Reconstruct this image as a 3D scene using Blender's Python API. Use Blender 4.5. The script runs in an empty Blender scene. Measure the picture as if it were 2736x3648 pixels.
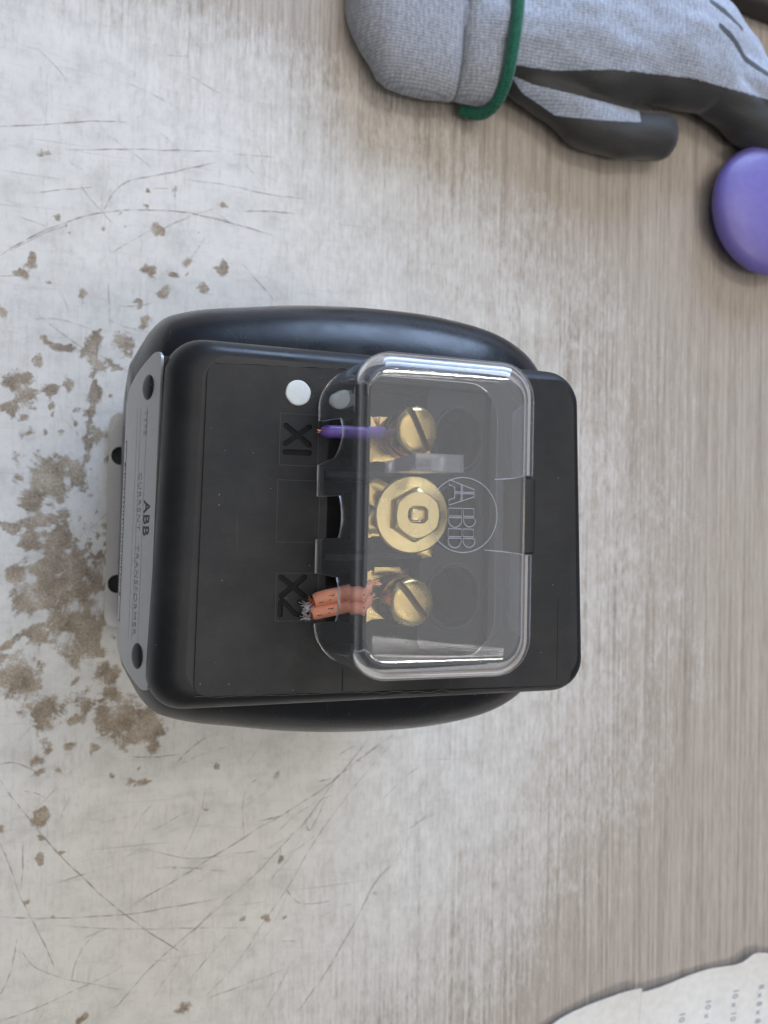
import bpy, bmesh, math, random
from mathutils import Vector, Matrix, noise
random.seed(7)
MM = 0.001
scene = bpy.context.scene
COL = scene.collection

# ------------------------------------------------------------------ camera
cam_d = bpy.data.cameras.new('camera'); cam = bpy.data.objects.new('camera', cam_d); COL.objects.link(cam)
right = Vector((0.94577156, 0.02058953, 0.32417932)); up = Vector((-0.02634003, 0.99956376, 0.01336019)); fwd = Vector((0.32376282, 0.02117458, -0.9459013))
cam.matrix_world = Matrix(((right.x, up.x, -fwd.x, 0), (right.y, up.y, -fwd.y, 0), (right.z, up.z, -fwd.z, 0.400), (0, 0, 0, 1)))
cam_d.sensor_width = 36; cam_d.lens = 28.806; cam_d.clip_start = 0.01; cam_d.clip_end = 50
cam_d.dof.use_dof = True; cam_d.dof.focus_distance = 0.228; cam_d.dof.aperture_fstop = 20.0
scene.camera = cam
# ------------------------------------------------------------------ light: a workshop with strip lamps and a window beyond the top edge
world = bpy.data.worlds.new('World'); scene.world = world; world.use_nodes = True
bgn = world.node_tree.nodes['Background']; bgn.inputs[0].default_value = (0.86, 0.93, 1.0, 1); bgn.inputs[1].default_value = 0.11
def area(name, loc, target, sx, sy, power, color):
    l = bpy.data.lights.new(name, 'AREA'); l.shape = 'RECTANGLE'; l.size = sx; l.size_y = sy; l.energy = power; l.color = color
    o = bpy.data.objects.new(name, l); COL.objects.link(o); o.location = loc
    d = Vector(target) - Vector(loc)
    o.rotation_euler = d.to_track_quat('-Z', 'Y').to_euler()
    return o
area('overhead_fill', (0.45, 0.15, 2.5), (0.45, 0.15, 0), 3.6, 3.4, 36.0, (1.0, 0.955, 0.895))  # added soft overhead fill for ambient light, not a fixture of the workshop
for yy in (0.72, 0.81, -0.64, -0.73):
    area('ceiling_tube', (0.75, yy, 2.35), (0.75, yy, 0), 1.1, 0.009, 3.2, (1.0, 0.96, 0.91))
area('window_light', (0.75, 2.0, 0.75), (0.15, 0.05, 0.05), 1.5, 1.0, 50.0, (0.50, 0.68, 1.0))
vs = scene.view_settings
vs.view_transform = 'Standard'; vs.look = 'None'; vs.exposure = 0.25; vs.gamma = 1.0; vs.use_curve_mapping = False
scene.render.engine = 'CYCLES'
scene.cycles.max_bounces = 14; scene.cycles.transparent_max_bounces = 24

# ------------------------------------------------------------------ helpers
ORIG = {}
def origin(o):
    while o is not None and o.parent is not None: o = o.parent
    return ORIG.get(o.name, Vector((0, 0, 0))) if o is not None else Vector((0, 0, 0))
def thing(name, label, cat, loc):
    o = bpy.data.objects.new(name, None); COL.objects.link(o)
    o.location = Vector(loc) * MM; o.empty_display_size = 0.01
    o['label'] = label; o['category'] = cat
    ORIG[o.name] = Vector(loc)
    return o
def mk(name, vf, mat, parent=None, smooth=True, own=None, angle=35):
    """vf = (verts in world mm, faces); smooth shading with sharp edges above `angle`"""
    vs_, fs = vf
    if parent is not None: org = origin(parent)
    else: org = Vector(own) if own else Vector((0, 0, 0))
    me = bpy.data.meshes.new(name)
    me.from_pydata([tuple((Vector(v) - org) * MM) for v in vs_], [], fs); me.validate(); me.update()
    bm = bmesh.new(); bm.from_mesh(me); bmesh.ops.recalc_face_normals(bm, faces=bm.faces); bm.to_mesh(me); bm.free()
    mats = mat if isinstance(mat, (list, tuple)) else [mat]
    for m in mats: me.materials.append(m)
    if smooth:
        me.shade_smooth()
        try: me.set_sharp_from_angle(angle=math.radians(angle))
        except Exception: pass
    o = bpy.data.objects.new(name, me); COL.objects.link(o)
    if parent is not None: o.parent = parent
    else:
        o.location = org * MM; ORIG[o.name] = org
    return o
def join(*parts):
    V, Fc = [], []
    for v, f in parts:
        n = len(V); V += list(v); Fc += [tuple(i + n for i in q) for q in f]
    return V, Fc
def loft(rings, cap0=True, cap1=True, closed=True):
    n = len(rings[0]); V = [p for r in rings for p in r]; Fc = []
    for k in range(len(rings) - 1):
        for i in range(n if closed else n - 1):
            j = (i + 1) % n
            Fc.append((k * n + i, k * n + j, (k + 1) * n + j, (k + 1) * n + i))
    if cap0: Fc.append(tuple(reversed(range(n))))
    if cap1: Fc.append(tuple((len(rings) - 1) * n + i for i in range(n)))
    return V, Fc
def rrect(x0, x1, y0, y1, r, z, seg=8, nx=1):
    pts = []
    for cx, cy, a0 in ((x1 - r, y1 - r, 0), (x0 + r, y1 - r, 90), (x0 + r, y0 + r, 180), (x1 - r, y0 + r, 270)):
        for k in range(seg + 1):
            a = math.radians(a0 + 90 * k / seg); pts.append((cx + r * math.cos(a), cy + r * math.sin(a), z))
    return pts
def box(x0, x1, y0, y1, z0, z1, bev=0.0, seg=3):
    bm = bmesh.new(); bmesh.ops.create_cube(bm, size=1)
    for v in bm.verts: v.co = Vector(((x0 + x1) / 2 + v.co.x * (x1 - x0), (y0 + y1) / 2 + v.co.y * (y1 - y0), (z0 + z1) / 2 + v.co.z * (z1 - z0)))
    if bev: bmesh.ops.bevel(bm, geom=bm.edges[:], offset=bev, segments=seg, profile=0.5, affect='EDGES')
    return from_bm(bm)
def from_bm(bm):
    bm.verts.index_update()
    r = [tuple(v.co) for v in bm.verts], [tuple(v.index for v in f.verts) for f in bm.faces]
    bm.free(); return r
def xf(vf, M): return [tuple(M @ Vector(v)) for v in vf[0]], vf[1]
def lathe(profile, seg=64, close=False):
    """profile of (r, z) about the z axis"""
    rings = [[(r * math.cos(2 * math.pi * i / seg), r * math.sin(2 * math.pi * i / seg), z) for i in range(seg)] for r, z in profile]
    if close: rings.append(rings[0])
    return loft(rings, not close, not close)
def catmull(pts, n=6):
    P = [Vector(p) for p in pts]; out = []
    for i in range(len(P) - 1):
        p0 = P[max(i - 1, 0)]; p1 = P[i]; p2 = P[i + 1]; p3 = P[min(i + 2, len(P) - 1)]
        for k in range(n):
            t = k / n
            out.append(0.5 * ((2 * p1) + (p2 - p0) * t + (2 * p0 - 5 * p1 + 4 * p2 - p3) * t * t + (3 * p1 - p0 - 3 * p2 + p3) * t ** 3))
    out.append(P[-1]); return out
def tube(path, rad, seg=12, closed=False):
    P = [Vector(p) for p in path]; n = len(P); rings = []
    ref = Vector((0, 0, 1))
    for i, p in enumerate(P):
        a = P[(i - 1) % n] if closed or i > 0 else p; b = P[(i + 1) % n] if closed or i < n - 1 else p
        t = (b - a).normalized()
        s = t.cross(ref)
        if s.length < 1e-3: s = t.cross(Vector((0, 1, 0)))
        s.normalize(); w = s.cross(t).normalized()
        r = rad(i / (n - 1)) if callable(rad) else rad
        rings.append([tuple(p + r * (math.cos(2 * math.pi * k / seg) * s + math.sin(2 * math.pi * k / seg) * w)) for k in range(seg)])
    if closed: rings.append(rings[0])
    return loft(rings, not closed, not closed)
def fill(loops, z0, z1):
    """flat plate between z0 and z1 bounded by 2-D loops, the inner loops cut out"""
    cu = bpy.data.curves.new('t', 'CURVE'); cu.dimensions = '2D'; cu.fill_mode = 'BOTH'; cu.extrude = (z1 - z0) / 2
    for lp in loops:
        s = cu.splines.new('POLY'); s.points.add(len(lp) - 1)
        for p, q in zip(s.points, lp): p.co = (q[0], q[1], 0, 1)
        s.use_cyclic_u = True
    o = bpy.data.objects.new('t', cu); COL.objects.link(o)
    dg = bpy.context.evaluated_depsgraph_get(); me = bpy.data.meshes.new_from_object(o.evaluated_get(dg))
    r = [(v.co.x, v.co.y, v.co.z + (z0 + z1) / 2) for v in me.vertices], [tuple(p.vertices) for p in me.polygons]
    bpy.data.objects.remove(o); bpy.data.curves.remove(cu); bpy.data.meshes.remove(me)
    bm = bmesh.new(); [bm.verts.new(v) for v in r[0]]; bm.verts.ensure_lookup_table()
    for f in r[1]:
        try: bm.faces.new([bm.verts[i] for i in f])
        except Exception: pass
    bmesh.ops.remove_doubles(bm, verts=bm.verts, dist=1e-4)
    return from_bm(bm)
def text2d(s, size, extrude=0.0, spacing=1.0, align='LEFT', bold=0.0):
    """text outline as (verts (s, t, 0), faces) in mm, reading along +x"""
    cu = bpy.data.curves.new('t', 'FONT'); cu.body = s; cu.size = size; cu.space_character = spacing; cu.align_x = align; cu.extrude = extrude; cu.offset = bold
    cu.resolution_u = 3
    o = bpy.data.objects.new('t', cu); COL.objects.link(o)
    dg = bpy.context.evaluated_depsgraph_get(); me = bpy.data.meshes.new_from_object(o.evaluated_get(dg))
    r = [tuple(v.co) for v in me.vertices], [tuple(p.vertices) for p in me.polygons]
    bpy.data.objects.remove(o); bpy.data.curves.remove(cu); bpy.data.meshes.remove(me)
    return r
def evaluated(o):
    dg = bpy.context.evaluated_depsgraph_get(); dg.update()
    me = bpy.data.meshes.new_from_object(o.evaluated_get(dg)); return me
def capsule_outline(a, b, r, seg=8):
    a = Vector(a); b = Vector(b); d = (b - a).normalized(); an = math.atan2(d.y, d.x); out = []
    for k in range(seg + 1): t = an + math.pi / 2 + math.pi * k / seg; out.append((a.x + r * math.cos(t), a.y + r * math.sin(t)))
    for k in range(seg + 1): t = an - math.pi / 2 + math.pi * k / seg; out.append((b.x + r * math.cos(t), b.y + r * math.sin(t)))
    return out
def stroke_outline(path, r):
    P = [Vector((p[0], p[1])) for p in path]; L, Rr = [], []
    for i, p in enumerate(P):
        d = (P[min(i + 1, len(P) - 1)] - P[max(i - 1, 0)]).normalized(); n = Vector((-d.y, d.x))
        L.append(p + n * r); Rr.append(p - n * r)
    d0 = (P[1] - P[0]).normalized(); d1 = (P[-1] - P[-2]).normalized()
    return [tuple(v) for v in L] + [tuple(P[-1] + d1 * r)] + [tuple(v) for v in reversed(Rr)] + [tuple(P[0] - d0 * r)]

# ------------------------------------------------------------------ materials
def newmat(name):
    m = bpy.data.materials.new(name); m.use_nodes = True; nt = m.node_tree
    return m, nt, nt.nodes['Principled BSDF'], nt.nodes['Material Output']
def N(nt, t, **kw):
    n = nt.nodes.new(t)
    for k, v in kw.items(): setattr(n, k, v)
    return n
def val(n, i, v): n.inputs[i].default_value = v
def ramp(nt, src, stops):
    r = N(nt, 'ShaderNodeValToRGB'); e = r.color_ramp.elements
    while len(e) < len(stops): e.new(0.5)
    for el, (p, c) in zip(e, stops): el.position = p; el.color = c if len(c) == 4 else (*c, 1)
    nt.links.new(src, r.inputs[0]); return r
def math_(nt, op, a, b=None, clamp=False):
    n = N(nt, 'ShaderNodeMath', operation=op, use_clamp=clamp)
    for i, x in enumerate((a, b)):
        if x is None: continue
        if isinstance(x, (int, float)): n.inputs[i].default_value = x
        else: nt.links.new(x, n.inputs[i])
    return n.outputs[0]
def noise_(nt, vec, scale, detail=4, rough=0.55):
    n = N(nt, 'ShaderNodeTexNoise'); val(n, 'Scale', scale); val(n, 'Detail', detail); val(n, 'Roughness', rough)
    nt.links.new(vec, n.inputs['Vector']); return n.outputs['Fac']
def objvec(nt, scale=(1, 1, 1), rot=(0, 0, 0)):
    t = N(nt, 'ShaderNodeTexCoord'); m = N(nt, 'ShaderNodeMapping'); val(m, 'Scale', scale); val(m, 'Rotation', rot)
    nt.links.new(t.outputs['Object'], m.inputs['Vector']); return m.outputs[0]
def mixc(nt, fac, a, b):
    n = N(nt, 'ShaderNodeMix', data_type='RGBA')
    for i, x in ((0, fac), (6, a), (7, b)):
        if isinstance(x, (int, float, tuple)): n.inputs[i].default_value = x
        else: nt.links.new(x, n.inputs[i])
    return n.outputs[2]
def bump(nt, p, h, strength, dist):
    b = N(nt, 'ShaderNodeBump'); val(b, 'Strength', strength); val(b, 'Distance', dist)
    nt.links.new(h, b.inputs['Height']); nt.links.new(b.outputs[0], p.inputs['Normal'])

def mat_plastic(name, base, rough, speck=True, grain=0.15):
    m, nt, p, o = newmat(name); v = objvec(nt)
    a = noise_(nt, v, 60, 5); b = noise_(nt, v, 900, 2)
    c = mixc(nt, a, tuple(x * 0.75 for x in base) + (1,), tuple(x * 1.3 for x in base) + (1,))
    if speck:
        vo = N(nt, 'ShaderNodeTexVoronoi'); val(vo, 'Scale', 800); nt.links.new(v, vo.inputs['Vector'])
        rnd = N(nt, 'ShaderNodeSeparateColor'); nt.links.new(vo.outputs['Color'], rnd.inputs[0])
        s = math_(nt, 'MULTIPLY', math_(nt, 'LESS_THAN', vo.outputs['Distance'], 0.12), math_(nt, 'GREATER_THAN', rnd.outputs[0], 0.965))
        c = mixc(nt, math_(nt, 'MULTIPLY', s, 0.5), c, (0.35, 0.34, 0.32, 1))
    dm = ramp(nt, noise_(nt, objvec(nt, (14, 40, 30), (0.2, 0.1, 0.7)), 1.0, 7, 0.72), [(0.48, (0, 0, 0)), (0.78, (1, 1, 1))])
    c = mixc(nt, math_(nt, 'MULTIPLY', dm.outputs[0], 0.03), c, (0.42, 0.40, 0.38, 1))
    hs = ramp(nt, noise_(nt, objvec(nt, (700, 26, 90), (0, 0, 0.9)), 1.0, 3, 0.6), [(0.70, (0, 0, 0)), (0.74, (1, 1, 1))])
    c = mixc(nt, math_(nt, 'MULTIPLY', hs.outputs[0], 0.035), c, (0.5, 0.5, 0.5, 1))
    nt.links.new(c, p.inputs['Base Color'])
    r = ramp(nt, noise_(nt, v, 38, 6, 0.65), [(0.3, (rough - 0.12,) * 3), (0.7, (rough + 0.14,) * 3)]); nt.links.new(r.outputs[0], p.inputs['Roughness'])
    bump(nt, p, b, grain, 0.0002); val(p, 'Specular IOR Level', 0.30)
    return m
def mat_metal(name, base, rough, aniso=None, metallic=1.0, spots=None):
    m, nt, p, o = newmat(name); val(p, 'Metallic', metallic)
    v = objvec(nt, aniso or (1, 1, 1)); a = noise_(nt, v, 160, 5)
    c = mixc(nt, a, tuple(x * 0.78 for x in base) + (1,), tuple(min(1, x * 1.12) for x in base) + (1,))
    if spots:
        w = objvec(nt); k = ramp(nt, noise_(nt, w, 330, 6, 0.7), [(0.56, (0, 0, 0)), (0.72, (1, 1, 1))])
        c = mixc(nt, math_(nt, 'MULTIPLY', k.outputs[0], 0.7), c, spots + (1,))
    nt.links.new(c, p.inputs['Base Color'])
    r = ramp(nt, a, [(0.3, (max(rough - 0.08, 0.02),) * 3), (0.75, (rough + 0.12,) * 3)]); nt.links.new(r.outputs[0], p.inputs['Roughness'])
    bump(nt, p, a, 0.12, 0.0003)
    return m
def mat_plain(name, base, rough=0.5, spec=0.5):
    m, nt, p, o = newmat(name); v = objvec(nt); a = noise_(nt, v, 220, 4)
    c = mixc(nt, a, tuple(x * 0.82 for x in base) + (1,), tuple(min(1, x * 1.15) for x in base) + (1,))
    nt.links.new(c, p.inputs['Base Color']); val(p, 'Roughness', rough); val(p, 'Specular IOR Level', spec); return m
def mat_clear(name, tint, haze=0.0, rough=0.02, dust=True, ior=1.49):
    """moulded clear plastic: real refraction, a trace of dust and hairline scratches"""
    m, nt, p, o = newmat(name)
    val(p, 'Base Color', (*tint, 1)); val(p, 'Transmission Weight', 1.0); val(p, 'IOR', ior); val(p, 'Roughness', rough)
    df = N(nt, 'ShaderNodeBsdfDiffuse'); val(df, 0, (0.72, 0.75, 0.82, 1))
    v = objvec(nt); h = haze
    if dust:
        d = math_(nt, 'MULTIPLY', ramp(nt, noise_(nt, v, 700, 3, 0.6), [(0.68, (0, 0, 0)), (0.80, (1, 1, 1))]).outputs[0], 0.06)
        sv = objvec(nt, (30, 500, 60), (0.0, 0.0, 0.6)); sc = ramp(nt, noise_(nt, sv, 1.0, 3, 0.6), [(0.68, (0, 0, 0)), (0.76, (1, 1, 1))])
        h = math_(nt, 'ADD', math_(nt, 'ADD', d, math_(nt, 'MULTIPLY', sc.outputs[0], 0.04)), haze)
    m1 = N(nt, 'ShaderNodeMixShader'); nt.links.new(p.outputs[0], m1.inputs[1]); nt.links.new(df.outputs[0], m1.inputs[2])
    if isinstance(h, float): m1.inputs[0].default_value = h
    else: nt.links.new(h, m1.inputs[0])
    nt.links.new(m1.outputs[0], o.inputs['Surface']); return m
def mat_table():
    m, nt, p, o = newmat('worn_laminate'); v = objvec(nt)
    at = N(nt, 'ShaderNodeAttribute', attribute_name='worn'); ac = N(nt, 'ShaderNodeAttribute', attribute_name='chip')
    cen = lambda x, k: math_(nt, 'MULTIPLY', math_(nt, 'SUBTRACT', x, 0.5), k)
    add = lambda *l: l[0] if len(l) == 1 else math_(nt, 'ADD', l[0], add(*l[1:]))
    # wood-grain print: fine streaks along y
    s1 = noise_(nt, objvec(nt, (560, 7, 1)), 1.0, 4, 0.6); s2 = noise_(nt, objvec(nt, (1900, 60, 1)), 1.0, 4, 0.7); s3 = noise_(nt, objvec(nt, (90, 3, 1)), 1.0, 4, 0.55); s4 = noise_(nt, v, 1500, 3, 0.7)
    g = math_(nt, 'ADD', add(cen(s1, 0.65), cen(s2, 0.60), cen(s3, 0.12), cen(s4, 0.35)), 0.5)
    wood = ramp(nt, g, [(0.30, (0.245, 0.200, 0.164)), (0.50, (0.415, 0.358, 0.305)), (0.70, (0.560, 0.498, 0.437))])
    # print worn through to pale grey, first between the fibres
    n1 = noise_(nt, objvec(nt, (26, 18, 1)), 1.0, 5, 0.6); n2 = noise_(nt, objvec(nt, (620, 130, 1)), 1.0, 5, 0.75); n3 = noise_(nt, objvec(nt, (150, 70, 1)), 1.0, 5, 0.7)
    w = math_(nt, 'ADD', at.outputs['Fac'], add(cen(n1, 0.5), cen(n2, 1.4), cen(n3, 0.6), cen(s1, 0.45)))
    wm = ramp(nt, w, [(0.20, (0, 0, 0)), (0.55, (0.55, 0.55, 0.55)), (1.0, (1, 1, 1))])
    pale = ramp(nt, math_(nt, 'ADD', cen(noise_(nt, v, 55, 7, 0.7), 1.0), math_(nt, 'ADD', cen(s4, 0.35), 0.5)), [(0.28, (0.555, 0.54, 0.515)), (0.50, (0.70, 0.683, 0.653)), (0.75, (0.77, 0.752, 0.718))])
    c = mixc(nt, wm.outputs[0], wood.outputs[0], pale.outputs[0])
    # grey smears, hairlines and pin-point pits in the worn part
    for rot, sx, sy, amt in ((0.5, 50, 220, 0.26), (-0.25, 40, 260, 0.20), (0.95, 60, 200, 0.18)):
        sm = ramp(nt, noise_(nt, objvec(nt, (sx, sy, 1), (0, 0, rot)), 1.0, 6, 0.7), [(0.56, (0, 0, 0)), (0.72, (1, 1, 1))])
        c = mixc(nt, math_(nt, 'MULTIPLY', math_(nt, 'MULTIPLY', sm.outputs[0], amt), wm.outputs[0]), c, (0.30, 0.285, 0.275, 1))
    for rot, amt in ((0.62, 0.5), (0.25, 0.4), (-0.35, 0.45), (1.1, 0.4), (-0.8, 0.35)):
        hl = ramp(nt, noise_(nt, objvec(nt, (9, 620, 1), (0, 0, -rot)), 1.0, 2, 0.5), [(0.735, (0, 0, 0)), (0.765, (1, 1, 1))])
        c = mixc(nt, math_(nt, 'MULTIPLY', math_(nt, 'MULTIPLY', hl.outputs[0], amt), wm.outputs[0]), c, (0.27, 0.255, 0.245, 1))
    pits = ramp(nt, noise_(nt, v, 520, 4, 0.75), [(0.63, (0, 0, 0)), (0.72, (1, 1, 1))])
    pr_ = ramp(nt, noise_(nt, v, 24, 4), [(0.40, (0, 0, 0)), (0.62, (1, 1, 1))])
    c = mixc(nt, math_(nt, 'MULTIPLY', math_(nt, 'MULTIPLY', pits.outputs[0], pr_.outputs[0]), 0.62), c, (0.17, 0.145, 0.125, 1))
    # pale knocks on the unworn print
    kn = ramp(nt, noise_(nt, v, 130, 5, 0.72), [(0.64, (0, 0, 0)), (0.74, (1, 1, 1))])
    c = mixc(nt, math_(nt, 'MULTIPLY', kn.outputs[0], 0.4), c, (0.66, 0.63, 0.59, 1))
    # chips down to the brown board
    ch = math_(nt, 'ADD', ac.outputs['Fac'], add(cen(noise_(nt, v, 230, 6, 0.72), 1.5), cen(noise_(nt, v, 110, 4, 0.7), 1.7), cen(noise_(nt, v, 900, 4, 0.75), 0.45)))
    cm = ramp(nt, ch, [(0.36, (0, 0, 0)), (0.56, (1, 1, 1))])
    brd = ramp(nt, math_(nt, 'ADD', cen(noise_(nt, v, 1000, 5, 0.8), 1.0), math_(nt, 'ADD', cen(noise_(nt, v, 90, 4, 0.6), 0.7), 0.5)), [(0.30, (0.175, 0.138, 0.103)), (0.5, (0.365, 0.302, 0.232)), (0.70, (0.56, 0.49, 0.40))])
    rim = ramp(nt, ch, [(0.30, (0, 0, 0)), (0.42, (1, 1, 1)), (0.50, (0, 0, 0))])
    c = mixc(nt, math_(nt, 'MULTIPLY', rim.outputs[0], 0.22), c, (0.22, 0.19, 0.165, 1))
    c = mixc(nt, cm.outputs[0], c, brd.outputs[0])
    nt.links.new(c, p.inputs['Base Color'])
    r = mixc(nt, cm.outputs[0], (0.50, 0.50, 0.50, 1), (0.9, 0.9, 0.9, 1)); nt.links.new(r, p.inputs['Roughness']); val(p, 'Specular IOR Level', 0.3)
    h = math_(nt, 'SUBTRACT', math_(nt, 'MULTIPLY', s4, 0.3), cm.outputs[0]); bump(nt, p, h, 0.3, 0.0005)
    return m
def mat_knit(name, a, b, coat=False):
    m, nt, p, o = newmat(name); v = objvec(nt)
    w1 = N(nt, 'ShaderNodeTexWave', wave_type='BANDS', bands_direction='Y'); val(w1, 'Scale', 230); val(w1, 'Distortion', 3.0); val(w1, 'Detail', 2); val(w1, 'Detail Scale', 2.0); nt.links.new(v, w1.inputs[0])
    w2 = N(nt, 'ShaderNodeTexWave', wave_type='BANDS', bands_direction='X'); val(w2, 'Scale', 130); val(w2, 'Distortion', 4.0); val(w2, 'Detail', 2); nt.links.new(v, w2.inputs[0])
    k = math_(nt, 'MULTIPLY', w1.outputs['Fac'], math_(nt, 'ADD', math_(nt, 'MULTIPLY', w2.outputs['Fac'], 0.6), 0.4))
    k2 = math_(nt, 'ADD', math_(nt, 'MULTIPLY', k, 0.28), math_(nt, 'MULTIPLY', noise_(nt, objvec(nt, (1.0, 0.55, 1.0), (0, 0, 0.5)), 620, 4, 0.75), 0.85))
    c = ramp(nt, k2, [(0.36, a), (0.78, b)]).outputs[0]
    val(p, 'Roughness', 0.92); val(p, 'Sheen Weight', 0.25)
    if coat:
        at = N(nt, 'ShaderNodeAttribute', attribute_name='coat')
        cc = math_(nt, 'ADD', at.outputs['Fac'], math_(nt, 'MULTIPLY', math_(nt, 'SUBTRACT', noise_(nt, v, 330, 4, 0.6), 0.5), 0.35))
        cm = ramp(nt, cc, [(0.47, (0, 0, 0)), (0.53, (1, 1, 1))]).outputs[0]
        c = mixc(nt, cm, c, mixc(nt, noise_(nt, v, 700, 4), (0.014, 0.014, 0.015, 1), (0.040, 0.039, 0.038, 1)))
        r = mixc(nt, cm, (0.92,) * 3 + (1,), (0.62,) * 3 + (1,)); nt.links.new(r, p.inputs['Roughness'])
    nt.links.new(c, p.inputs['Base Color']); bump(nt, p, k2, 0.4, 0.0005); return m

M_BLACK = mat_plastic('black_moulded_plastic', (0.0135, 0.0140, 0.0158), 0.40)
M_PANEL = mat_plastic('black_panel_plastic', (0.0165, 0.0167, 0.0178), 0.52, grain=0.25)
M_DARK = mat_plastic('black_plastic_recess_shade', (0.0095, 0.0097, 0.0105), 0.55)  # blacker than the moulding: shade of the deep pocket put into the colour
M_ENGR = mat_plain('black_engraving', (0.0105, 0.0105, 0.011), 0.6, 0.22)
M_FLASH = mat_plain('black_mould_flash', (0.032, 0.032, 0.033), 0.5)
M_BRASS = mat_metal('brass', (0.66, 0.50, 0.21), 0.24, spots=(0.42, 0.24, 0.09))
M_BRASSF = mat_metal('brass_turned', (0.72, 0.59, 0.29), 0.30, aniso=(1, 1, 6), spots=(0.55, 0.40, 0.20))
M_BRASSD = mat_metal('brass_shaded', (0.22, 0.14, 0.09), 0.4, spots=(0.10, 0.05, 0.03))  # dark brown brass: shade on the screw's side put into the colour
M_SLOT = mat_metal('brass_slot', (0.26, 0.18, 0.09), 0.5, spots=(0.10, 0.06, 0.03))
M_COPPER = mat_metal('copper_strand', (0.86, 0.44, 0.27), 0.3)
M_PLATE = mat_metal('brushed_aluminium', (0.37, 0.37, 0.38), 0.36, aniso=(14, 1.2, 30), metallic=0.85, spots=(0.34, 0.30, 0.27))
M_FOOT = mat_metal('galvanised_steel', (0.27, 0.275, 0.285), 0.32, metallic=1.0, spots=(0.30, 0.27, 0.24))
M_INK = mat_plain('black_ink', (0.045, 0.045, 0.048), 0.6)
M_GREYINK = mat_plain('grey_ink', (0.30, 0.30, 0.305), 0.6)
M_WHITE = mat_plain('white_paint', (0.72, 0.76, 0.75), 0.5)
M_BAR = mat_plain('barcode_white', (0.62, 0.62, 0.62), 0.5)
M_CLEAR = mat_clear('clear_polycarbonate', (0.97, 0.97, 0.985), haze=0.042, rough=0.015)
M_EDGE = mat_clear('clear_polycarbonate_edge', (0.95, 0.95, 0.97), haze=0.42, rough=0.2, dust=False)  # pale diffuse share paints the glow of light piped to the cut edges
M_RIB = mat_clear('clear_polycarbonate_thick', (0.90, 0.88, 0.95), haze=0.17, rough=0.15, dust=False)
M_LOGO = mat_clear('moulded_line', (0.95, 0.95, 0.95), haze=0.55, rough=0.12, dust=False)
M_PURPLE = mat_plain('purple_insulation', (0.150, 0.085, 0.36), 0.35)
M_ORANGE = mat_plain('salmon_insulation', (0.84, 0.33, 0.20), 0.42)
M_FIBRE = mat_plain('pale_fibre', (0.78, 0.84, 0.92), 0.7)
M_KNIT = mat_knit('grey_knit', (0.20, 0.21, 0.245), (0.46, 0.475, 0.52))
M_KNITC = mat_knit('grey_knit_coated', (0.23, 0.26, 0.335), (0.54, 0.585, 0.69), coat=True)
M_GREEN = mat_knit('green_hem_yarn', (0.0035, 0.060, 0.036), (0.010, 0.17, 0.10))
M_LID = mat_plain('purple_plastic', (0.165, 0.135, 0.43), 0.4)
M_PAPER = mat_plain('white_paper', (0.81, 0.79, 0.755), 0.85, 0.2)
M_PINK = mat_plain('blue_grey_print', (0.30, 0.32, 0.38), 0.85, 0.2)
M_BROWN = mat_plain('dark_brown_plastic', (0.040, 0.030, 0.025), 0.6)
M_SCR = mat_plain('scratch_dirt', (0.29, 0.27, 0.255), 0.9, 0.1)
M_TABLE = mat_table()

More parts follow.
